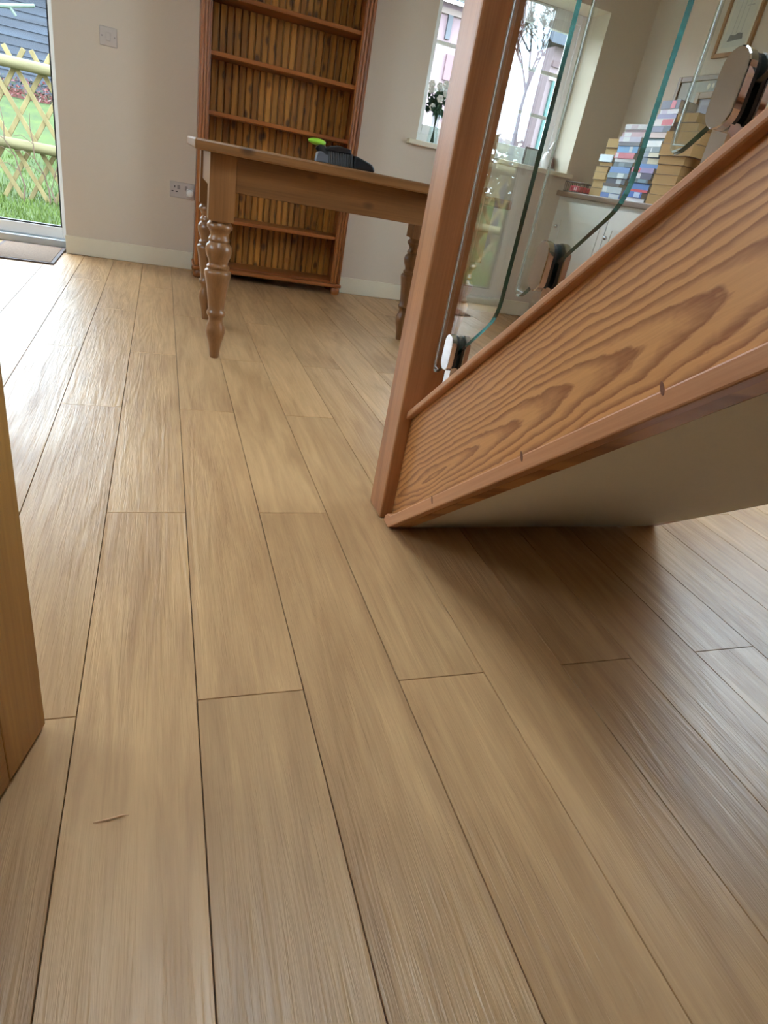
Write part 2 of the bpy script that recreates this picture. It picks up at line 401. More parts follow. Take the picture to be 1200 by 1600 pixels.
# glazed door on the left
gd = struct('door_1', MB().box(DX0, DX0+.05, 4.66, 4.74, 0, DZ).box(DX1-.02, DX1, 4.66, 4.74, 0, DZ).box(DX0+.05, DX1-.02, 4.66, 4.74, DZ-.05, DZ).mesh('door_1', bevel=.004), M['upvc'], 'full height glazed garden door at the left edge')
put('threshold', MB().box(DX0+.05, DX1-.02, 4.62, 4.74, 0, .045).mesh('threshold', bevel=.006), M['alu'], gd)
lf = MB(); gx0, gx1 = DX0+.05, DX1-.0202
lf.box(gx0, gx0+.065, 4.675, 4.725, .05, DZ-.05).box(gx1-.025, gx1, 4.675, 4.725, .05, DZ-.05).box(gx0+.065, gx1-.025, 4.675, 4.725, .05, .112).box(gx0+.065, gx1-.025, 4.675, 4.725, DZ-.12, DZ-.05)
put('leaf_frame', lf.mesh('leaf_frame', bevel=.004), M['upvc'], gd)
gk = MB(); a0, a1, c0, c1 = gx0+.063, gx1-.023, .110, DZ-.118
gk.box(a0, a0+.010, 4.682, 4.718, c0, c1).box(a1-.010, a1, 4.682, 4.718, c0, c1).box(a0+.01, a1-.01, 4.682, 4.718, c0, c0+.010).box(a0+.01, a1-.01, 4.682, 4.718, c1-.01, c1)
put('gasket', gk.mesh('gasket'), M['gasket'], gd)
put('pane', MB().box(a0+.004, a1-.004, 4.698, 4.703, c0+.004, c1-.004).mesh('pane'), M['glass'], gd)
hd = MB().box(gx0+.018, gx0+.046, 4.668, 4.676, .94, 1.14).tube([(gx0+.032, 4.672, 1.04), (gx0+.032, 4.63, 1.04), (gx0+.15, 4.625, 1.04)], .009)
put('handle', hd.mesh('handle', smooth=True), M['chrome'], gd)

# ------------------------------------------------------------------ staircase
SL = .835
def L0(y): return SL*(1.222-y)
def L1(y): return L0(y)+.331
YT = 1.269; YE = 1.222-(ZC-.45)/SL
st = thing('staircase', (.57, 1.3, 0), 'pine staircase with glass balustrade and white soffit rising towards the viewer', 'staircase')
put('newel_post', MB().box(.524, .616, 1.269, 1.361, .0005, 1.28).mesh('newel_post', bevel=.005), M['newel'], st)
put('newel_cap', MB().box(.512, .628, 1.257, 1.373, 1.28, 1.305).mesh('newel_cap', bevel=.006), M['newel'], st)
def slab(y0, y1, f0, f1):
    pts = [(y0, max(0.001, f0(y0)))]
    yc = 1.222
    if f0(y0) < 0: pts.append((yc, .001))
    pts += [(y1, f0(y1)), (y1, f1(y1)), (y0, f1(y0))]
    return pts
put('outer_string', MB().prism(slab(YT, YE, lambda y: L0(y)+.004, lambda y: L1(y)-.016), 'X', .555, .592).mesh('outer_string'), M['string'], st)
put('string_cap', MB().prism([(YT, L1(YT)-.020), (YE, L1(YE)-.020), (YE, L1(YE)), (YT, L1(YT))], 'X', .540, .607).mesh('string_cap', bevel=.004), M['pine_y'], st)
pts = [(1.222, .0015), (YE, L0(YE)), (YE, L0(YE)+.037), (1.262, L0(1.262)+.037), (1.267, .0015)]
pts = [(1.222, .0015), (YE, L0(YE)), (YE, L0(YE)+.037), (1.225, L0(1.225)+.037), (1.243, .030), (1.255, .018), (1.258, .0015)]
put('string_bead', MB().prism(pts, 'X', .531, .556).mesh('string_bead', bevel=.003), M['pine_y'], st)
put('soffit', MB().prism([(1.222, .0015), (YE, L0(YE)+.0015), (YE, L0(YE)+.016), (1.222, .016)], 'X', .592, 1.377).mesh('soffit'), M['soffit'], st)
put('inner_string', MB().prism(slab(YT, YE, lambda y: L0(y)+.017, lambda y: L1(y)-.03), 'X', 1.345, 1.377).mesh('inner_string'), M['pine_y'], st)
rise, go = .19, .19/SL
tm = MB().box(.593, 1.344, -.0, go+.02, -.028, 0).mesh('tread', bevel=.004)
rm = MB().box(.593, 1.344, -.014, 0, 0, rise-.029).mesh('riser')
n = 0
y = 1.36
z = rise
while z < ZC-.25:
    put('tread', tm, M['pine_y'], st, (0, y-go, z))
    put('riser', rm, M['pine_y'], st, (0, y, z-rise))
    y -= go; z += rise
hr = lambda y: L1(y)+.85
put('handrail', MB().prism([(YT, hr(YT)-.03), (.35, hr(.35)-.03), (.35, hr(.35)+.03), (YT, hr(YT)+.03)], 'X', .545, .597).mesh('handrail', bevel=.008), M['pine_y'], st)
KN = [(0.7625, 0.4169, 1), (1.0234, 0.1923, 1), (0.5406, 0.6071, 1)]
knm = plain('dark_knot', (112, 68, 48), .4, var=.4, nscale=200)
for (ky, kz, a_) in KN:
    pts = [(ky+.0085*math.cos(t_)*math.cos(.9)-.003*math.sin(t_)*math.sin(.9), kz+.0085*math.cos(t_)*math.sin(.9)+.003*math.sin(t_)*math.cos(.9)) for t_ in [2*math.pi*q/14 for q in range(14)]]
    put('knot', MB().prism(pts, 'X', .5304, .5312).mesh('knot'), knm, st)
# glass panels and clamps
def rounded(poly, r, seg=5):
    out = []; n = len(poly)
    for i in range(n):
        p = Vector(poly[i]); a = (Vector(poly[i-1])-p); c = (Vector(poly[(i+1) % n])-p)
        rr = min(r, a.length*.45, c.length*.45)
        A = p+a.normalized()*rr; Cc = p+c.normalized()*rr
        for k in range(seg+1):
            t = k/seg; out.append(tuple(A*(1-t)**2+p*2*t*(1-t)+Cc*t*t))
    return out
GB = .072
def capsule(cy, cz, wd, ht, n=10):
    r = wd/2; out = []
    for k in range(n+1):
        a = math.pi*k/n; out.append((cy+r*math.cos(a), cz+ht/2-r+r*math.sin(a)))
    for k in range(n+1):
        a = math.pi+math.pi*k/n; out.append((cy+r*math.cos(a), cz-ht/2+r+r*math.sin(a)))
    return out
for i, (ya, yb, yc) in enumerate(((1.237, 1.019, 1.150), (.977, .765, .897), (.713, .503, .634), (.451, .241, .372))):
    poly = rounded([(ya, L1(ya)+GB), (ya, L1(ya)+.80), (yb, L1(yb)+.80), (yb, L1(yb)+GB)], .035)
    gm_ = MB().prism(poly, 'X', .566, .574, 0, 1).mesh('glass_panel')
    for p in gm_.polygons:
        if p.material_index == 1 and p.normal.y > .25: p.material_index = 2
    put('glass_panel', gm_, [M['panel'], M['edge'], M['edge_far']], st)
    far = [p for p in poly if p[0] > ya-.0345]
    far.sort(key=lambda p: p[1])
    put('edge_glint_line', MB().tube([(.570, p[0]+.0004, p[1]) for p in far], .0010, 8).mesh('edge_glint_line', smooth=True), M['edge_glint'], st)  # added pale rod, stands in for the bright refraction line along the edge
    cz = L1(yc)+.078
    c = put('clamp', MB().prism(capsule(yc, cz, .038, .074), 'X', .549, .5605).mesh('clamp', bevel=.0012, seg=1), M['chrome'], st)
    put('back_plate', MB().prism(capsule(yc, cz, .038, .074), 'X', .5795, .591).mesh('back_plate', bevel=.0012, seg=1), M['chrome'], c)
    put('rubber_pad', MB().prism(capsule(yc, cz, .034, .070), 'X', .5607, .5658).prism(capsule(yc, cz, .034, .070), 'X', .5742, .5793).mesh('rubber_pad'), M['rubber'], c)
    put('foot', MB().prism([(yc+.012, L1(yc+.012)), (yc-.012, L1(yc-.012)), (yc-.012, L1(yc)+.050), (yc+.012, L1(yc)+.050)], 'X', .5608, .5792).mesh('foot'), M['chrome'], c)

# ------------------------------------------------------------------ table
T = thing('dining_table', (.70, 2.85, 0), 'waxed pine farmhouse table with turned legs beside the newel post', 'table')
put('table_top', MB().box(.100, 1.312, 2.455, 3.262, .725, .760).mesh('table_top', bevel=.007), M['table_x'], T)
lx0, lx1, ly0, ly1 = .199, 1.213, 2.548, 3.170
prof = [(0,.016),(.008,.0185),(.03,.021),(.06,.026),(.085,.034),(.104,.0375),(.125,.035),(.142,.028),(.152,.027),(.162,.029),(.170,.035),(.177,.0365),(.184,.034),
        (.190,.030),(.22,.0325),(.265,.0385),(.30,.045),(.320,.0495),(.330,.050),(.337,.046),(.341,.040),(.346,.0425),(.351,.0425),(.356,.037),(.362,.0345),(.374,.038),(.39,.0455),
        (.408,.049),(.424,.046),(.433,.038),(.437,.036),(.442,.0395),(.447,.0395),(.452,.036),(.460,.033),(.468,.0335),(.478,.040),(.484,.046),(.492,.047),(.500,.043),(.506,.038),(.514,.040)]
lm = MB().lathe(prof, n=28)
lm.box(-.045, .045, -.045, .045, .512, .725)
lmesh = lm.mesh('leg', smooth=True)
for x in (lx0, lx1):
    for y in (ly0, ly1): put('leg', lmesh, M['table_z'], T, (x, y, 0))
put('apron', MB().box(lx0+.045, lx1-.045, ly0-.036, ly0-.012, .611, .725).mesh('apron', bevel=.002), M['table_x'], T)
put('apron', MB().box(lx0+.045, lx1-.045, ly1+.012, ly1+.036, .611, .725).mesh('apron', bevel=.002), M['table_x'], T)
for x in (lx0-.036, lx1+.012):
    put('apron', MB().box(x, x+.024, ly0+.045, ly1-.045, .611, .725).mesh('apron', bevel=.002), M['table_z'], T)

# ------------------------------------------------------------------ bookcase
B = thing('bookcase', (.653, 4.33, 0), 'tall orange pine bookcase with empty shelves against the back wall', 'bookcase')
bx0, bx1, by0, by1 = .190, 1.118, 4.210, 4.462
ix0, ix1 = .243, 1.056
for (a, c) in ((bx0, bx0+.026), (bx1-.026, bx1)):
    put('side_panel', MB().box(a, c, by0+.018, by1, .07, 2.0).mesh('side_panel', bevel=.002), M['bookcase_z'], B)
for s, (a, c) in enumerate(((bx0-.003, ix0), (ix1, bx1+.003))):
    p = put('stile', MB().box(a, c, by0, by0+.018, .07, 2.0).mesh('stile', bevel=.002), M['bookcase_z'], B)
    wd = c-a
    for q in range(3):
        x = a+wd*(.22+.28*q); put('reed', MB().tube([(x, by0, .075), (x, by0, 1.995)], .0075, 10).mesh('reed', smooth=True), M['bookcase_z'], p)
nb = 22
bw = (bx1-bx0-.052)/nb
bmesh_ = MB().prism([(-bw/2+.0008, 0), (-bw/2+.004, -.002), (-bw/2+.0075, -.010), (bw/2-.0075, -.010), (bw/2-.004, -.002), (bw/2-.0008, 0), (bw/2-.0008, .004), (-bw/2+.0008, .004)], 'Z', 0, 1.93).mesh('back_board')
for k in range(nb): put('back_board', bmesh_, M['backboard'], B, (bx0+.026+bw*(k+.5), by1-.012, .07))
for k, z in enumerate((.055, .357, .631, .905, 1.183, 1.443, 1.72)):
    if k == 0:
        put('base_shelf', MB().box(bx0-.012, bx1+.012, by0-.014, by1, .048, .070).mesh('base_shelf', bevel=.006), M['bookcase_x'], B)
        put('shelf', MB().box(bx0+.027, bx1-.027, by0+.020, by1-.022, .0685, .084).mesh('shelf', bevel=.003), M['bookcase_x'], B)
    else:
        put('shelf', MB().box(bx0+.027, bx1-.027, by0+.020, by1-.022, z-.022, z).mesh('shelf', bevel=.004), M['bookcase_x'], B)
put('cornice', MB().prism([(by0-.03, 2.06), (by0-.03, 2.045), (by0-.008, 2.0), (by1, 2.0), (by1, 2.06)], 'X', bx0-.03, bx1+.03).mesh('cornice', bevel=.003), M['bookcase_x'], B)
fm = MB().lathe([(0, .022), (.006, .030), (.02, .034), (.036, .032), (.048, .024)], n=18).mesh('bun_foot', smooth=True)
for x in (bx0+.022, bx1-.022):
    for y in (by0+.022, by1-.04): put('bun_foot', fm, M['bookcase_z'], B, (x, y, 0))

# ------------------------------------------------------------------ pine door leaf, nearest on the left
dv = Vector((.29, .957, 0)).normalized()
ang = math.atan2(dv.y, dv.x)
tip = Vector((-.153, .694, 0)); DWD = .745
hinge = tip - dv*DWD
PD = thing('pine_door', (hinge.x, hinge.y, 0), 'open yellow pine panel door at the left edge of the photograph', 'door')
PD.rotation_euler.z = ang
def dpart(name, mb, mat, bevel=.002, par=None):
    o = bpy.data.objects.new(name, mb.mesh(name, bevel=bevel)); COL.objects.link(o); o.data.materials.append(mat); o.parent = par or PD; return o
th0, th1, db = 0.0, .04, .006     # right face at local y = 0
DZT = 1.98
for a in (0, DWD-.095): dpart('stile', MB().box(a, a+.095, th0, th1, db, DZT), M['door_z'])
t_x = wood('yellow_pine_crossrail', (192, 146, 78), (150, 102, 46), 'X', rings=5, scale=5, ringamt=.5, rough=.4)
for (z0, z1) in ((db, .125), (.80, .96), (1.88, DZT)): dpart('rail', MB().box(.0955, DWD-.0955, th0, th1, z0, z1), t_x)
for (z0, z1) in ((.125, .80), (.96, 1.88)):
    dpart('muntin', MB().box(DWD/2-.05, DWD/2+.05, th0, th1, z0+.0005, z1-.0005), M['door_z'])
    for (a, c) in ((.0955, DWD/2-.0505), (DWD/2+.0505, DWD-.0955)):
        dpart('panel', MB().box(a, c, .013, .027, z0+.0005, z1-.0005), M['door_z'])
hk = dpart('knob', MB().lathe([(0, .022), (.006, .022), (.01, .010), (.03, .010), (.036, .022), (.052, .026), (.062, .016)], n=16), M['chrome'], 0)
hk.rotation_euler.x = math.pi/2; hk.location = (DWD-.05, 0, .95)
for z in (.2, 1.0, 1.75):
    dpart('hinge', MB().lathe([(-.04, .006), (.04, .006)], c=(-.004, -.004, z), n=10), M['chrome'], 0)
struct('door_frame_trim_1' if False else 'trim_2', MB().box(-.419, -.384, -.125, -.022, .0005, 2.02).mesh('trim_2', bevel=.003), M['skirting'], 'cream painted door lining post')

# ------------------------------------------------------------------ doormat
mt = NT('coir_mat'); v_, _ = mt.coords(False)
mn = mt.noise(v_, 130, 3, .75); mt.link(mt.mix(mn, lin((84, 66, 54)), lin((164, 138, 116))), mt.b.inputs['Base Color']); mt.b.inputs['Roughness'].default_value = .95; mt.bump(mn, .8, .004)
D = thing('doormat', (-.74, 4.30, 0), 'beige coir doormat with dark border inside the glazed door', 'doormat')
put('pile', MB().box(-.897, -.590, 4.055, 4.56, .0015, .010).mesh('pile', bevel=.002), mt.m, D)
br = MB().box(-.915, -.897, 4.037, 4.578, .0008, .008).box(-.590, -.572, 4.037, 4.578, .0008, .008).box(-.897, -.590, 4.037, 4.055, .0008, .008).box(-.897, -.590, 4.56, 4.578, .0008, .008)
put('border', br.mesh('border'), plain('dark_mat_border', (92, 78, 76), .7), D)

# ------------------------------------------------------------------ switch and socket
S = thing('light_switch', (-.281, YB, 1.147), 'blank white switch plate on the wall above the socket', 'switch')
put('plate', MB().box(-.325, -.237, YB-.010, YB-.0005, 1.103, 1.191).mesh('plate', bevel=.004), M['socket'], S)
put('rocker', MB().box(-.292, -.270, YB-.014, YB-.0102, 1.128, 1.166).mesh('rocker', bevel=.002), M['socket'], S)
for x in (-.313, -.249): put('screw', MB().tube([(x, YB-.0102, 1.147), (x, YB-.0116, 1.147)], .004, 10).mesh('screw'), M['socket_dark'], S)
S = thing('wall_socket', (.115, YB, .458), 'white double wall socket low beside the bookcase', 'socket')
put('plate', MB().box(.041, .189, YB-.010, YB-.0005, .414, .502).mesh('plate', bevel=.004), M['socket'], S)
for x in (.093, .137): put('rocker', MB().box(x-.008, x+.008, YB-.014, YB-.0102, .462, .484).mesh('rocker', bevel=.002), M['socket_dark'], S)
for (x, z, w_, h_) in ((.070, .474, .004, .011), (.058, .448, .010, .004), (.082, .448, .010, .004)):
    put('pin_hole', MB().box(x-w_/2-.001, x+w_/2+.001, YB-.0108, YB-.0102, z-h_/2-.001, z+h_/2+.001).mesh('pin_hole'), M['hole'], S)
P = thing('plug_in_nightlight', (.160, YB-.011, .452), 'round white plug-in device in the double wall socket', 'plug')
o = put('body', MB().lathe([(0, .021), (.018, .022), (.026, .020), (.030, .012)], n=24).mesh('body', smooth=True), M['white'], P, (.160, YB-.0105, .450)); o.rotation_euler.x = math.pi/2
put('base', MB().box(.140, .180, YB-.018, YB-.0102, .428, .472).mesh('base', bevel=.004), M['white'], P)

# ------------------------------------------------------------------ hand brush on the table
K = thing('hand_brush', (.66, 2.75, .76), 'black hand brush with lime green grip end lying on the table', 'brush')
black = plain('black_plastic', (26, 27, 30), .35, var=.1); grey = plain('grey_plastic', (92, 94, 100), .4); lime = plain('lime_green_rubber', (150, 205, 50), .45)
bris = plain('charcoal_bristles', (62, 62, 62), .6, var=.2, nscale=300)
zt = .7605
put('grip_end', MB().ball((.566, 2.75, zt+.066), .036, 16, sq=(1, .6, .34)).mesh('grip_end', smooth=True), lime, K)
put('neck', MB().tube([(.572, 2.75, zt+.056), (.588, 2.75, zt+.042), (.606, 2.75, zt+.026)], [.016, .019, .020], 12).mesh('neck', smooth=True), black, K)
put('heel', MB().prism([(.566, zt), (.620, zt), (.612, zt+.030), (.584, zt+.038), (.570, zt+.034)], 'Y', 2.73, 2.77).mesh('heel', bevel=.004), grey, K)
put('block', MB().prism([(.600, zt+.044), (.612, zt+.060), (.650, zt+.068), (.700, zt+.062), (.704, zt+.046)], 'Y', 2.725, 2.775).mesh('block', bevel=.004), black, K)
for k in range(11):
    x = .616+.0095*k
    put('bristle_tuft', MB().tube([(x-.004, 2.735, zt+.048), (x+.002, 2.733, zt+.001)], [.0042, .0052], 6).tube([(x-.004, 2.762, zt+.048), (x+.002, 2.764, zt+.001)], [.0042, .0052], 6).mesh('bristle_tuft', smooth=True), bris, K)
put('toe', MB().prism([(.716, zt), (.806, zt), (.804, zt+.012), (.792, zt+.026), (.760, zt+.036), (.716, zt+.046)], 'Y', 2.715, 2.785).mesh('toe', bevel=.006), black, K)

# ------------------------------------------------------------------ low cupboard along the right wall
CB = thing('low_cupboard', (2.83, 3.4, 0), 'white low cupboard with wooden top along the right wall', 'cupboard')
CX, CZ = 2.655, .885
cw = plain('white_cupboard_paint', (224, 222, 212), .45, var=.015)
put('carcass', MB().box(CX+.018, XR-.001, 2.45, YBR-.001, .0005, CZ-.034).mesh('carcass'), cw, CB)
for k in range(3):
    y0 = 2.47+.60*k
    d_ = put('door', MB().box(CX, CX+.0175, y0+.003, y0+.597, .08, CZ-.06).mesh('door', bevel=.002), cw, CB)
    fr = MB(); 
    for (a, c, e, f) in ((.06, .07, .14, .72), (.53, .54, .14, .72), (.07, .53, .14, .15), (.07, .53, .71, .72)): fr.box(CX-.005, CX, y0+a, y0+c, e, f)
    put('panel_bead', fr.mesh('panel_bead'), cw, d_)
    put('knob', MB().ball((CX-.014, y0+.56, .66), .013, 12).mesh('knob', smooth=True), M['chrome'], d_)
put('worktop', MB().box(2.635, XR-.001, 2.43, YBR-.001, CZ-.034, CZ).mesh('worktop', bevel=.005), wood('grey_brown_oak', (156, 126, 98), (112, 84, 62), 'Y', rings=5, rough=.4), CB)

# ------------------------------------------------------------------ books
matc = {}
def cmat(rgb, rough=.4):
    k = tuple(rgb)
    if k not in matc: matc[k] = plain('cover_%02x%02x%02x' % k, rgb, rough, var=.06, nscale=60)
    return matc[k]
def page_mat(name, rgb):
    t = NT(name); v, _ = t.coords(False)
    nn = t.noise(t.mapping(v, (8, 8, 900)), 1, 2)
    t.link(t.mix(nn, lin(tuple(c*.86 for c in rgb)), lin(rgb)), t.b.inputs['Base Color']); t.b.inputs['Roughness'].default_value = .85; return t.m
pg_white = page_mat('white_page_edges', (226, 216, 196)); pg_tan = page_mat('yellowed_page_edges', (206, 168, 112))
ORD = ['bottom', 'second', 'third', 'fourth', 'fifth', 'sixth', 'seventh', 'eighth', 'ninth', 'tenth', 'eleventh', 'twelfth', 'thirteenth', 'fourteenth', 'fifteenth', 'sixteenth', 'seventeenth']
def book(x0, dx, yc, ly, z0, t, rgb, spine_out, label, lab=None, tw=0, group=None, pages=None):
    c = Vector((x0+dx/2, yc, z0))
    r = thing('book', c, label, 'book', group); r.rotation_euler.z = tw
    pm = pages or pg_white
    e = .0014; cov = MB(); hx, hy = dx/2, ly/2
    cov.box(-hx, hx, -hy, hy, .0002, e).box(-hx, hx, -hy, hy, t-e-.0004, t-.0004)
    s = -1 if spine_out else 1
    cov.box(min(s*hx, s*(hx-e)), max(s*hx, s*(hx-e)), -hy, hy, e, t-e-.0004)
    def kid(name, mb, mt, par=None):
        o = bpy.data.objects.new(name, mb.mesh(name)); COL.objects.link(o); o.data.materials.append(mt); o.parent = par or r; return o
    cv = kid('cover', cov, cmat(rgb))
    a, b_ = -hx+(e if spine_out else .003), hx-(.003 if spine_out else e)
    kid('pages', MB().box(a, b_, -hy+.002, hy-.002, e, t-e-.0004), pm)
    if lab and spine_out:
        (f0, f1, lc) = lab
        kid('spine_label', MB().box(-hx-.0006, -hx-.0001, hy-ly*f1, hy-ly*f0, .002, t-.0025), cmat(lc), cv)
    return r
BX = 2.70
G1 = 'books piled on the low cupboard'
def stack(lst, ybl, ytl, ln, z, x0, dx, where, jit=.012):
    n = len(lst); tot = sum(l[0] for l in lst); acc = 0
    for i, l in enumerate(lst):
        t, rgb, nm = l[:3]; lab = l[3] if len(l) > 3 else None
        yl = ybl+(ytl-ybl)*(acc/tot); L = ln*random.uniform(.86, 1.03)
        book(x0+random.uniform(-jit, jit), dx*random.uniform(.95, 1.05), yl-L/2+random.uniform(-jit, jit), L, z, t, rgb, True,
             '%s spined paperback, %s in the %s' % (nm, (ORD[i]+' up' if i else 'lowest'), where), lab, random.uniform(-.09, .09), G1)
        z += t; acc += t
    return z
Wt = (232, 230, 230)
SB = [(.029, (120, 150, 215), 'pale blue', (.45, .95, (225, 228, 235))), (.036, (196, 204, 210), 'light grey', (.05, .25, (235, 235, 235))), (.019, (72, 58, 54), 'dark brown'), (.031, (44, 54, 84), 'navy', (.55, .8, (190, 200, 205))),
      (.030, (128, 146, 156), 'slate grey', (.5, .8, (225, 228, 225))), (.034, (92, 136, 204), 'mid blue'), (.027, (66, 80, 92), 'charcoal', (.3, .6, (120, 140, 150))), (.019, (226, 220, 222), 'white'), (.032, (222, 92, 112), 'pink red', (.05, .2, (225, 205, 215))),
      (.036, (86, 156, 214), 'sky blue', (.6, .75, (200, 210, 220))), (.020, (74, 60, 74), 'dark plum'), (.028, (206, 192, 214), 'lilac', (.2, .5, Wt)), (.026, (222, 178, 188), 'dusty pink', (0.1, .4, (236, 230, 232))), (.016, (120, 60, 66), 'maroon'), (.027, (230, 220, 222), 'off white', (.3, .6, (206, 180, 190)))]
z1 = stack(SB, 3.905, 3.850, .225, CZ, BX, .135, 'left spine stack on the cupboard')
SC = [(.022, (232, 232, 234), 'white'), (.032, (52, 92, 176), 'royal blue', (.6, .9, (180, 200, 230))), (.014, (206, 48, 62), 'scarlet'), (.034, (38, 100, 178), 'bright blue', (0.0, .2, (214, 52, 66))), (.022, (48, 66, 74), 'dark teal', (.5, .9, (92, 124, 140))),
      (.031, (66, 50, 84), 'deep purple', (.2, .5, (226, 220, 222))), (.027, (150, 130, 180), 'mauve', (0, .4, (226, 78, 96))), (.022, (80, 130, 196), 'steel blue'), (.034, (110, 124, 140), 'blue grey', (.5, 1, (216, 208, 170))), (.026, (136, 146, 158), 'pewter', (.5, 1, (222, 216, 182))),
      (.026, (120, 134, 134), 'grey green', (.55, .6, (225, 225, 225))), (.032, (232, 236, 232), 'bright white'), (.013, (92, 120, 118), 'thin teal'), (.029, (222, 196, 184), 'beige'), (.031, (46, 44, 58), 'black', (.2, .7, (120, 112, 140))), (.036, (236, 226, 222), 'white and red', (.55, .95, (226, 66, 72)))]
z2 = stack(SC, 3.652, 3.615, .222, CZ, BX-.01, .135, 'middle spine stack on the cupboard')
SD = [(.026, (186, 184, 222), 'pale lilac'), (.024, (228, 224, 230), 'plain white', (.1, .4, (206, 190, 205))), (.042, (58, 44, 74), 'thick violet', (.55, .8, (226, 80, 92)))]
stack(SD, 3.580, 3.590, .165, z2, BX-.005, .120, 'small pile crowning the middle stack')
def tan(lst, yl, ln, z, x0, dx, where, order=None):
    for i, (t, rgb, nm) in enumerate(lst):
        L = ln*random.uniform(.95, 1.03)
        book(x0+random.uniform(-.008, .008), dx, yl-L/2+random.uniform(-.008, .008), L, z, t, rgb, False, '%s book, yellowed pages outward, %s in the %s' % (nm, ORD[i]+(' up' if i else ''), where), None, random.uniform(-.06, .06), G1, pg_tan)
        z += t
    return z
zA = tan([(.052, (120, 96, 70), 'brown'), (.046, (208, 190, 150), 'cream'), (.045, (150, 128, 96), 'olive'), (.036, (86, 58, 40), 'dark brown')], 4.076, .145, CZ, BX+.02, .12, 'leftmost tan pile')
book(BX+.01, .12, 3.965, .14, zA, .022, (150, 120, 90), False, 'thin tan covered book just under the pale rounded spine on the leftmost pile', None, 0, G1, pg_tan)
book(BX, .12, 3.968, .135, zA+.022, .042, (206, 214, 228), True, 'pale blue white hardback with dark ends near top of leftmost pile', (.06, .94, (226, 232, 240)), .04, G1)
tan([(.040, (130, 92, 58), 'chestnut'), (.052, (112, 76, 50), 'umber')], 4.02, .16, zA+.064, BX+.01, .115, 'pair topping the leftmost pile')
zE = tan([(.055, (150, 116, 70), 'ochre'), (.052, (196, 160, 104), 'sand'), (.050, (170, 130, 80), 'tan'), (.050, (128, 100, 60), 'khaki'), (.042, (160, 122, 74), 'caramel')], 3.425, .20, CZ, BX-.02, .15, 'rightmost tan pile')
zE = tan([(.060, (150, 118, 72), 'mustard'), (.060, (140, 108, 66), 'bronze')], 3.435, .27, zE, BX-.03, .16, 'upper wide pair of the rightmost pile')
tan([(.045, (136, 104, 62), 'hazel'), (.045, (120, 88, 52), 'walnut')], 3.405, .17, zE, BX, .14, 'crown of the rightmost pile')

# wire tray with red packet at the far end of the cupboard
K = thing('wire_tray', (2.72, 4.18, CZ), 'dark wire tray on the far left end of the cupboard', 'tray')
wm = plain('dark_wire', (52, 44, 46), .5)
x0, x1, y0, y1, z0, z1_ = 2.655, 2.80, 4.095, 4.285, CZ+.003, CZ+.062
for z in (z0, z1_): put('rim', MB().tube([(x0, y0, z), (x1, y0, z), (x1, y1, z), (x0, y1, z), (x0, y0, z)], .003, 6).mesh('rim'), wm, K)
for k in range(9):
    y = y0+(y1-y0)*k/8; put('wire', MB().tube([(x0, y, z1_), (x0, y, z0), (x1, y, z0), (x1, y, z1_)], .002, 6).mesh('wire'), wm, K)
for k in range(1, 5):
    x = x0+(x1-x0)*k/5; put('wire', MB().tube([(x, y0, z1_), (x, y0, z0), (x, y1, z0), (x, y1, z1_)], .002, 6).mesh('wire'), wm, K)
P = thing('red_packet', (2.72, 4.19, CZ+.006), 'red packet lying in the dark wire tray', 'packet')
put('wrapper', MB().box(2.67, 2.77, 4.13, 4.24, CZ+.006, CZ+.042).mesh('wrapper', bevel=.008), plain('red_wrapper', (222, 62, 84), .4), P)
put('band', MB().box(2.668, 2.672, 4.15, 4.18, CZ+.014, CZ+.034).mesh('band'), plain('pale_band', (238, 190, 196), .5), P)

# ------------------------------------------------------------------ pictures on and against the right wall
oakf = wood('picture_frame_oak', (178, 124, 66), (134, 86, 40), 'Z', rings=4, scale=9, rough=.4)
def print_mat(name, bgc, blot):
    t = NT(name); v, _ = t.coords(False)
    nn = t.noise(t.mapping(v, (1, 26, 16)), 1, 4, .65)
    mr = t.new('ShaderNodeMapRange'); mr.inputs[1].default_value = .52; mr.inputs[2].default_value = .72; t.link(nn, mr.inputs[0])
    t.link(t.mix(mr.outputs[0], lin(bgc), lin(blot)), t.b.inputs['Base Color']); t.b.inputs['Roughness'].default_value = .7; return t.m
def picture(y0, y1, z0, z1, fw_, fm_, matcol, prt, label, x=XR-.001, dep=.02, mw=.05):
    r = thing('framed_picture', (x, (y0+y1)/2, z0), label, 'picture', 'pictures by the right wall')
    f = MB(); a = x-dep
    f.box(a, x, y0, y0+fw_, z0, z1).box(a, x, y1-fw_, y1, z0, z1).box(a, x, y0+fw_, y1-fw_, z0, z0+fw_).box(a, x, y0+fw_, y1-fw_, z1-fw_, z1)
    put('frame', f.mesh('frame', bevel=.003), fm_, r)
    put('mount', MB().box(x-dep*.5, x-.001, y0+fw_, y1-fw_, z0+fw_, z1-fw_).mesh('mount'), matcol, r)
    if prt: put('print', MB().box(x-dep*.5-.0012, x-dep*.5-.0002, y0+fw_+mw, y1-fw_-mw, z0+fw_+mw, z1-fw_-mw).mesh('print'), prt, r)
    return r
cream = plain('cream_mount', (228, 222, 206), .7, var=.01)
paper = plain('sketch_paper', (214, 212, 202), .7, var=.03)
p1 = picture(3.395, 3.660, 1.672, 2.10, .022, oakf, cream, paper, 'oak framed pencil ship sketch hung high on the right wall', mw=.025)
ink = plain('pencil_grey', (118, 120, 120), .8, var=.2); X_ = XR-.0125
b = MB()
b.prism([(3.475, 1.752), (3.585, 1.745), (3.572, 1.778), (3.540, 1.772), (3.515, 1.782), (3.485, 1.778)], 'X', X_-.0006, X_)
put('sketched_hull', b.mesh('sketched_hull'), ink, p1)
ink2 = plain('pencil_light', (178, 178, 174), .8, var=.1)
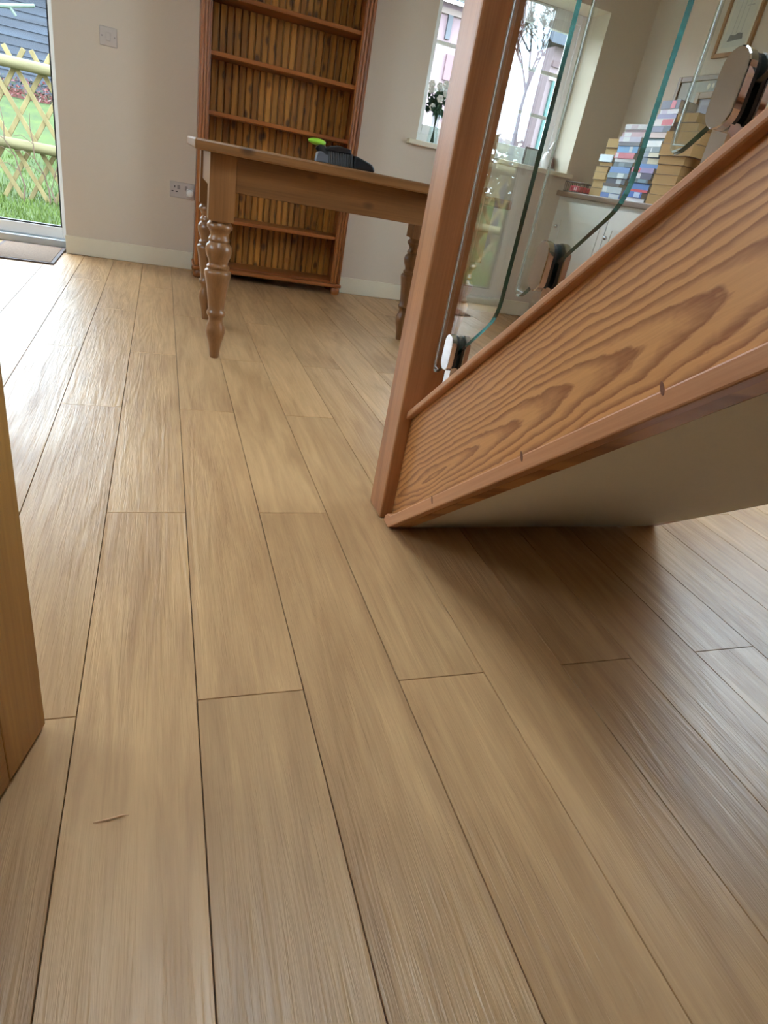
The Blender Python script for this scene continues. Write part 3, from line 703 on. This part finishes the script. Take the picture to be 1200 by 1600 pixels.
for (ya, yb, za, zb) in ((3.50, 3.50, 1.78, 2.02), (3.535, 3.535, 1.78, 2.04), (3.565, 3.565, 1.78, 1.98), (3.47, 3.52, 1.90, 1.905), (3.51, 3.57, 1.95, 1.955)):
    put('sketched_mast', MB().box(X_-.0005, X_-.0001, ya-.0015, yb+.0015, za, zb).mesh('sketched_mast'), ink2, p1)
p2f = plain('bronze_frame', (128, 98, 62), .4, var=.12)
p2 = picture(3.425, 3.872, .886, 1.594, .028, p2f, plain('misty_print', (176, 172, 160), .6, var=.08, nscale=12), None, 'large bronze framed picture standing on the cupboard behind the books')
sh = plain('cream_motif', (240, 230, 206), .6)
for k, (y, r_) in enumerate(((3.60, .017), (3.565, .014), (3.535, .018), (3.500, .015), (3.470, .014))):
    put('painted_shell', MB().ball((XR-.0125, y, 1.535+.004*math.sin(k*2)), r_, 10, sq=(.12, .75, 1)).mesh('painted_shell', smooth=True), sh, p2)
p3f = wood('pale_ash_frame', (196, 156, 104), (160, 118, 72), 'Y', rings=4, scale=9, rough=.45)
picture(3.21, 3.635, .886, 1.500, .034, p3f, plain('lavender_mount', (176, 172, 178), .6, var=.02), plain('grey_print', (160, 156, 166), .6, var=.04), 'pale wood framed picture leaning in front of the bronze one', x=2.975, dep=.03, mw=.03)
picture(2.93, 3.262, 1.700, 2.12, .026, oakf, cream, paper, 'oak framed picture at the right edge above the oval clamp', mw=.03)

# slim vase of white blossom on the cupboard
VZ = thing('blossom_vase', (2.80, 3.06, CZ), 'slim black vase of white blossom right of the tan books', 'vase')
put('vase_body', MB().lathe([(0, .03), (.02, .036), (.12, .034), (.22, .022), (.30, .018), (.32, .022)], (2.80, 3.06, CZ), 18).mesh('vase_body', smooth=True), black, VZ)
gs = plain('leaf_green', (52, 92, 56), .5, var=.2)
petal = plain('white_petal', (240, 240, 236), .5, var=.02)
for k in range(6):
    a = k*1.05; p = Vector((2.80+.028*math.cos(a), 3.09+.04*math.sin(a), CZ+.43+.03*math.sin(k*2.3)))
    put('stem', MB().tube([(2.80, 3.06, CZ+.31), (2.80+.01*math.cos(a), 3.07, CZ+.37), p], .002, 5).mesh('stem'), gs, VZ)
    m = MB()
    for q in range(5):
        aa = q*1.257; m.ball(p+Vector((.003, .011*math.cos(aa), .011*math.sin(aa))), .009, 6, sq=(.5, 1, 1))
    put('blossom', m.mesh('blossom', smooth=True), petal, VZ)

# ------------------------------------------------------------------ on the window sill
VX, VY, VZ0 = 1.672, 4.44, .9905
V = thing('glass_vase', (VX, VY, VZ0), 'slender clear glass vase on the window sill by the post', 'vase')
put('vase_body', MB().lathe([(0, .034), (.004, .036), (.05, .032), (.12, .026), (.17, .03), (.165, .027), (.12, .023), (.05, .029), (.008, .032)], (VX, VY, VZ0), 20).mesh('vase_body', smooth=True), glassy('vase_glass', (.92, .97, .97), 1.45), V)
F = thing('flower_bunch', (VX, VY, VZ0+.02), 'bunch of white flowers with dark green leaves in the sill vase', 'flowers')
rng = random.Random(3)
leafm = plain('dark_leaf', (42, 78, 52), .45, var=.25)
heads = []
for k in range(12):
    a = rng.uniform(0, 6.28); rr = rng.uniform(.02, .085); zz = rng.uniform(.19, .34)
    p = Vector((VX+rr*math.cos(a), VY+rr*math.sin(a)*.7, VZ0+zz)); heads.append(p)
    put('stem', MB().tube([(VX-.012*math.cos(a), VY-.012*math.sin(a), VZ0+.012), (VX+.01*math.cos(a), VY+.01*math.sin(a), VZ0+.16), p], .0022, 5).mesh('stem'), leafm, F)
    m = MB(); m.ball(p, .008, 6)
    for q in range(6):
        aa = q*1.047; m.ball(p+Vector((.014*math.cos(aa), -.004, .014*math.sin(aa))), .010, 6, sq=(1, .5, 1))
    put('blossom', m.mesh('blossom', smooth=True), petal, F)
for k in range(95):
    a = rng.uniform(0, 6.28); rr = rng.uniform(.01, .085); zz = rng.uniform(.165, .29)
    c = Vector((VX+rr*math.cos(a), VY+rr*math.sin(a)*.7, VZ0+zz)); d = Vector((rng.uniform(-1, 1), rng.uniform(-.5, .5), rng.uniform(-.2, 1))).normalized()*.026
    s_ = d.cross(Vector((rng.uniform(-.3, .3), 1, .2))).normalized()*.011
    m = MB().add([c-d, c+s_+Vector((0, -.003, 0)), c+d, c-s_+Vector((0, -.003, 0)), c+Vector((0, .002, 0))], [(0, 1, 4), (1, 2, 4), (2, 3, 4), (3, 0, 4), (0, 3, 2, 1)])
    put('leaf', m.mesh('leaf'), leafm, F)
# swan-necked white jug
JX, JY = 2.545, 4.42
J = thing('swan_jug', (JX, JY, VZ0), 'white swan-necked jug at the right end of the window sill', 'jug')
put('jug_body', MB().lathe([(0, .022), (.01, .030), (.04, .036), (.07, .030), (.088, .016), (.095, .011)], (JX-.01, JY, VZ0+.012), 18).mesh('jug_body', smooth=True), M['white'], J)
put('neck', MB().tube([(JX-.01, JY, VZ0+.100), (JX-.004, JY, VZ0+.125), (JX+.008, JY, VZ0+.145), (JX+.014, JY, VZ0+.165), (JX+.024, JY, VZ0+.176)], [.011, .008, .007, .008, .006], 10).mesh('neck', smooth=True), M['white'], J)
put('saucer', MB().lathe([(0, .05), (.004, .075), (.012, .080), (.0119, .06)], (JX-.01, JY, VZ0), 24).mesh('saucer', smooth=True), M['white'], J)
J = thing('brown_pot', (2.632, 4.53, VZ0), 'small brown pot tucked behind the white jug on sill', 'pot')
put('pot_body', MB().lathe([(0, .024), (.01, .030), (.06, .032), (.085, .026), (.09, .028)], (2.632, 4.53, VZ0), 16).mesh('pot_body', smooth=True), plain('brown_glaze', (84, 52, 44), .3), J)
J = thing('photo_frame', (2.44, 4.48, VZ0), 'small dark photo frame beside the jug on sill', 'frame')
f = MB(); f.box(2.385, 2.395, 4.474, 4.486, VZ0, VZ0+.115).box(2.485, 2.495, 4.474, 4.486, VZ0, VZ0+.115).box(2.395, 2.485, 4.474, 4.486, VZ0, VZ0+.010).box(2.395, 2.485, 4.474, 4.486, VZ0+.105, VZ0+.115)
put('surround', f.mesh('surround'), plain('dark_frame', (60, 52, 52), .4), J)
put('photo', MB().box(2.395, 2.485, 4.479, 4.483, VZ0+.01, VZ0+.105).mesh('photo'), plain('pale_photo', (170, 186, 186), .4, var=.2, nscale=20), J)

# small splinter on the floor
def fl(x, y):   # floor point from plan numbers
    return (x, y)
tag(put('wood_splinter', MB().tube([(-.0785, .530, .0022), (-.062, .5305, .0030), (-.045, .5335, .0028), (-.0375, .5335, .0016)], [.0005, .0014, .0011, .0004], 6).mesh('wood_splinter'), plain('splinter_wood', (228, 184, 140), .7)), 'tiny pale splinter of wood lying on the foreground floor', 'splinter')

# ------------------------------------------------------------------ garden
def gz(x, y):
    t = min(1, max(0, (y-8.3)/4.7)); t = t*t*(3-2*t)
    s = min(1, max(0, (2.2-x)/1.5))
    return -.12 + .92*t*s
b = MB(); NX, NY = 60, 60
gx = [-20+44*i/NX for i in range(NX+1)]; gy = [-14+44*j/NY for j in range(NY+1)]
for y in gy:
    for x in gx: b.v.append((x, y, gz(x, y)))
for j in range(NY):
    for i in range(NX):
        a = j*(NX+1)+i; b.f.append((a, a+1, a+NX+2, a+NX+1)); b.m.append(0)
gm = NT('lawn_green'); v_, _ = gm.coords(False)
g1 = gm.noise(v_, 4, 4, .7); g2 = gm.noise(v_, 30, 3, .7)
gm.link(gm.mix(gm.math('MULTIPLY_ADD', gm.math('ADD', gm.math('MULTIPLY', g1, .5), gm.math('MULTIPLY', g2, .5)), 3.4, -1.2, clamp=True), lin((20, 38, 2)), lin((62, 78, 8))), gm.b.inputs['Base Color']); gm.b.inputs['Roughness'].default_value = .9
lawn = struct('lawn', b.mesh('lawn', smooth=True), gm.m, 'green lawn outside the glazed door')
rg = random.Random(5); b = MB()
for k in range(26000):
    x = rg.uniform(-4.4, -.3); y = 4.85+rg.random()**1.3*5.5
    if x > -.3 or y < 4.85: continue
    h = rg.uniform(.03, .08); a = rg.uniform(0, 3.14); wd = rg.uniform(.003, .006); z = gz(x, y); lx, ly = rg.uniform(-.03, .03), rg.uniform(-.03, .03)
    q = len(b.v); b.v += [(x-wd*math.cos(a), y-wd*math.sin(a), z), (x+wd*math.cos(a), y+wd*math.sin(a), z), (x+lx, y+ly, z+h)]; b.f.append((q, q+1, q+2)); b.m.append(0)
me = bpy.data.meshes.new('grass'); me.from_pydata(b.v, [], b.f)
bl = NT('grass_blade'); v_, _ = bl.coords(False)
bl.link(bl.mix(bl.noise(v_, 9, 3, .7), lin((28, 52, 3)), lin((88, 108, 14))), bl.b.inputs['Base Color']); bl.b.inputs['Roughness'].default_value = .7
tag(put('grass', me, bl.m), 'short bright green grass blades outside the glazed door', 'grass', kind='stuff')

# rustic lattice fence
FY = 7.83
FN = thing('lattice_fence', (-1.2, FY, -.12), 'rustic round-rail wooden fence with crossed lattice slats', 'fence')
rail = wood('mossy_rail', (112, 104, 72), (76, 70, 44), 'X', rings=3, scale=8, rough=.8, ringamt=.3)
slat = wood('weathered_slat', (126, 112, 74), (88, 76, 46), 'Z', rings=3, scale=8, rough=.85, ringamt=.3)
for z in (1.06, .39): put('rail', MB().tube([(-4.6, FY-.05, z), (-2.5, FY-.045, z+.008), (-.5, FY-.05, z-.006), (1.75, FY-.05, z)], .049, 14).mesh('rail', smooth=True), rail, FN)
hh = (1.19+.10)/2; run = hh*2/1.75
def slatmesh(s):
    M_ = Matrix.Rotation(s*math.atan(run/(hh*2)), 4, 'Y'); L = math.hypot(hh, run/2)
    return MB().box(-.021, .021, -.011, .011, -L, L, 0, M_).mesh('lattice_slat', bevel=.004)
s1, s2 = slatmesh(-1), slatmesh(1)
for k in range(-14, 14):
    put('lattice_slat', s1, slat, FN, (-1.398+.2275*k+run/2, FY+.015, .545))
    put('lattice_slat', s2, slat, FN, (-1.231+.2275*k-run/2, FY+.038, .545))
for x in (-4.4, -2.6, .2, 1.6): put('post', MB().lathe([(-.2, .05), (1.32, .05), (1.33, .044)], (x, FY+.1, -.1), 14).mesh('post', smooth=True), rail, FN)
# climbing twigs
tw = plain('brown_twig', (84, 64, 50), .8)
CT = thing('climbing_twigs', (-1.0, FY-.12, -.1), 'thin bare climber twigs on the lattice fence', 'twigs')
for (x, s) in ((-1.02, 1), (-1.32, -1), (-1.08, -1), (-2.5, 1), (-2.9, -1), (-.75, 1)):
    pts = [(x, FY-.12, -.11)]; z = -.1
    for k in range(6): 
        z += .13; pts.append((x+s*.03*k+rg.uniform(-.05, .05), FY-.12+rg.uniform(-.01, .03), z))
    put('twig', MB().tube(pts, [.008, .008, .007, .006, .005, .004, .003], 6).mesh('twig', smooth=True), tw, CT)
    for k in (2, 3, 4): put('side_twig', MB().tube([pts[k], (pts[k][0]+.10*s, FY-.12, pts[k][2]+.06), (pts[k][0]+.17*s, FY-.12, pts[k][2]+.04)], [.004, .003, .002], 5).mesh('side_twig'), tw, CT)
# pale stick in front of the barn
tag(put('pale_branch', MB().tube([(-2.35, 9.9, 1.60), (-2.0, 9.9, 1.62), (-1.66, 9.9, 1.68), (-1.40, 9.9, 1.74)], [.026, .024, .022, .018], 8).tube([(-1.66, 9.9, 1.68), (-1.60, 9.9, 1.60)], [.018, .012], 8).tube([(-2.1, 9.9, 1.62), (-2.14, 9.9, 1.54)], [.018, .012], 8).tube([(-2.35, 9.9, 1.6), (-2.42, 9.9, gz(-2.4, 9.9))], [.026, .03], 8).mesh('pale_branch', smooth=True), plain('pale_lichen_wood', (92, 104, 92), .8)), 'pale lichen-covered branch standing before the dark barn', 'branch')
# dark weatherboarded barn
BN = thing('barn', (-1.5, 13.6, .75), 'blue-grey weatherboarded barn beyond the lattice fence', 'barn')
bm_ = wood('blue_black_board', (42, 52, 66), (22, 28, 40), 'X', rings=3, scale=3, rough=.6, vary=.1)
put('frame_wall', MB().box(-4.3, 1.2, 13.62, 18, .4, 2.4).mesh('frame_wall'), plain('barn_core', (40, 46, 58), .8), BN)
wb = MB().prism([(0, 0), (-.032, 0), (-.010, .14), (0, .14)], 'X', -4.3, 1.2).mesh('weatherboard')
z = .93
while z < 2.3:
    put('weatherboard', wb, bm_, BN, (0, 13.62, z)); z += .118
put('plinth', MB().box(-4.32, 1.22, 13.56, 13.62, .4, .93).mesh('plinth'), plain('brick_red', (96, 54, 48), .85, var=.3, nscale=14), BN)
put('roof', MB().prism([(13.4, 2.36), (15.8, 2.75), (18.2, 2.36), (18.2, 2.46), (15.8, 2.85), (13.4, 2.46)], 'X', -4.6, 1.6).mesh('roof'), plain('slate_roof', (48, 50, 58), .6, var=.15), BN)
# flower bed
fb = MB(); fbm = [plain('bed_red', (104, 46, 44), .7), plain('bed_pink', (110, 84, 82), .7), plain('bed_green', (44, 52, 28), .8)]
for k in range(3000):
    x = rg.uniform(-4.3, .9); y = rg.uniform(12.8, 13.45); z = gz(x, y)+rg.uniform(.02, .28); r_ = rg.uniform(.012, .028); d = Vector((rg.uniform(-1, 1), rg.uniform(-1, 1), rg.uniform(-1, 1)))*r_; e = Vector((rg.uniform(-1, 1), rg.uniform(-1, 1), rg.uniform(-1, 1)))*r_
    c = Vector((x, y, z)); fb.add([c-d, c+e, c+d, c-e], [(0, 1, 2, 3)], rg.choice((0, 0, 1, 2, 2)))
me = bpy.data.meshes.new('flower_bed'); me.from_pydata(fb.v, [], fb.f)
for p, i in zip(me.polygons, fb.m): p.material_index = i
tag(put('flower_bed', me, fbm), 'red and pink planting along the foot of the barn', 'flower bed', kind='stuff')

# pale pink cottage seen through the back window
pink = plain('pink_render', (124, 104, 108), .8, var=.03); greyb = plain('grey_trim', (70, 72, 78), .6); slate = plain('blue_slate', (46, 52, 66), .6, var=.15)
teal = plain('teal_paint', (46, 88, 86), .5)
def house(name, x0, x1, y0, zt, label, over, ridge, feats):
    h = thing(name, ((x0+x1)/2, y0+1, -.12), label, 'house')
    put('wall', MB().box(x0, x1, y0, y0+3, -.2, zt).mesh('wall'), pink, h)
    put('roof', MB().prism([(y0-over, zt-.02), (y0+1.5, zt+ridge), (y0+3+over, zt-.02), (y0+3+over, zt+.10), (y0+1.5, zt+ridge+.14), (y0-over, zt+.10)], 'X', x0-.2, x1+.2).mesh('roof'), slate, h)
    for (nm, a, c, e, f, mt_) in feats: put(nm, MB().box(a, c, y0-.04, y0-.001, e, f).mesh(nm), mt_, h)
    return h
house('pink_cottage', 1.0, 3.75, 9.0, 2.72, 'pale pink cottage with slate eaves seen left of the post', .25, .9,
      [('window_board', 3.30, 3.36, 2.36, 2.60, greyb), ('trim_board', 1.0, 3.75, 2.60, 2.66, plain('cream_trim', (128, 112, 106), .7)), ('shutter', 3.37, 3.62, 1.95, 2.22, plain('deep_pink', (112, 88, 92), .8)), ('lower_trim', 3.36, 3.62, 1.55, 1.60, greyb)])
h2 = house('pink_barnhouse', 4.86, 8.5, 9.0, 2.62, 'pale pink house with teal door seen right of the tree', .25, .9,
      [('door', 4.93, 5.30, -.1, 2.25, teal), ('trim_board', 4.87, 8.5, 2.40, 2.47, plain('rose_board', (104, 82, 86), .8)), ('door_lintel', 4.88, 5.36, 2.255, 2.33, M['white'])])
put('thatch', MB().box(4.6, 8.7, 10.6, 11.2, 3.0, 3.45).mesh('thatch', bevel=.05), plain('straw', (110, 104, 76), .9, var=.3, nscale=30), h2)
GW = thing('garden_wall', (4.25, 9.6, -.12), 'low white boarded garden wall between the pink buildings', 'wall')
wbm = MB().box(3.76, 4.85, 9.5, 9.53, 0, .155).mesh('board')
for k in range(15): put('board', wbm, plain('white_board', (128, 116, 122), .7, var=.03) if k == 0 else bpy.data.materials['white_board'], GW, (0, 0, -.15+.16*k))
# hedge
hg = MB(); 
for k in range(5000):
    c = Vector((rg.uniform(2.2, 6.4), rg.uniform(7.3, 7.7), rg.uniform(-.1, 1.22))); d = Vector((rg.uniform(-1, 1), rg.uniform(-1, 1), rg.uniform(-1, 1)))*.04; e = Vector((rg.uniform(-1, 1), rg.uniform(-1, 1), rg.uniform(-1, 1)))*.03
    hg.add([c-d, c+e, c+d, c-e], [(0, 1, 2, 3)])
me = bpy.data.meshes.new('hedge'); me.from_pydata(hg.v, [], hg.f)
tag(put('hedge', me, plain('olive_hedge', (96, 100, 66), .8, var=.3, nscale=6)), 'clipped pale olive hedge just above the window sill outside', 'hedge')
hg = MB()
for k in range(5000):
    c = Vector((rg.uniform(-12, -4.5), rg.uniform(12.0, 12.6), rg.uniform(.2, 1.75)))
    d = Vector((rg.uniform(-1, 1), rg.uniform(-1, 1), rg.uniform(-1, 1)))*.10; e = Vector((rg.uniform(-1, 1), rg.uniform(-1, 1), rg.uniform(-1, 1)))*.07
    hg.add([c-d, c+e, c+d, c-e], [(0, 1, 2, 3)])
me = bpy.data.meshes.new('boundary_hedge'); me.from_pydata(hg.v, [], hg.f)
tag(put('boundary_hedge', me, plain('straw_hedge', (104, 98, 64), .8, var=.3, nscale=5)), 'straw coloured boundary hedge left of the barn, mirrored in the glass', 'hedge')
# bare tree
TR = thing('bare_tree', (-3.7, 9.5, -.05), 'leafless tree with fine branches mirrored in the glass panel by the newel', 'tree')
bark = plain('grey_bark', (50, 50, 58), .85, var=.15)
rt_ = random.Random(11); tr_b = MB(); tr_t = MB()
def grow(p, d, L, r, lev):
    n = 4; pts = [p]; q = p
    for i in range(n):
        d = (d+Vector((rt_.uniform(-.16, .16), rt_.uniform(-.16, .16), rt_.uniform(-.05, .12)))).normalized(); q = q+d*(L/n); pts.append(q)
    rr = [r*(1-.35*i/n) for i in range(n+1)]
    (tr_b if lev < 2 else tr_t).tube(pts, [max(q_, .0048) for q_ in rr], 7 if lev < 2 else 4)
    if lev >= 5: return
    for k in range(3 if lev else 4):
        dd = (d*.8+Vector((rt_.uniform(-.75, .75), rt_.uniform(-.5, .5), rt_.uniform(-.15, .6)))).normalized()
        grow(pts[rt_.choice((2, 3, 4)) if k else 4], dd, L*rt_.uniform(.62, .82), r*.58, lev+1)
put('trunk', MB().tube([(-3.72, 9.5, -.2), (-3.70, 9.5, .7), (-3.72, 9.5, 1.2), (-3.70, 9.5, 1.62)], [.075, .06, .05, .042], 10).mesh('trunk', smooth=True), bark, TR)
grow(Vector((-3.70, 9.5, 1.60)), Vector((.05, 0, 1)), .70, .034, 0)
put('branches', tr_b.mesh('branches', smooth=True), bark, TR)
t_ = put('twigs', tr_t.mesh('twigs'), bark, TR); t_['kind'] = 'stuff'
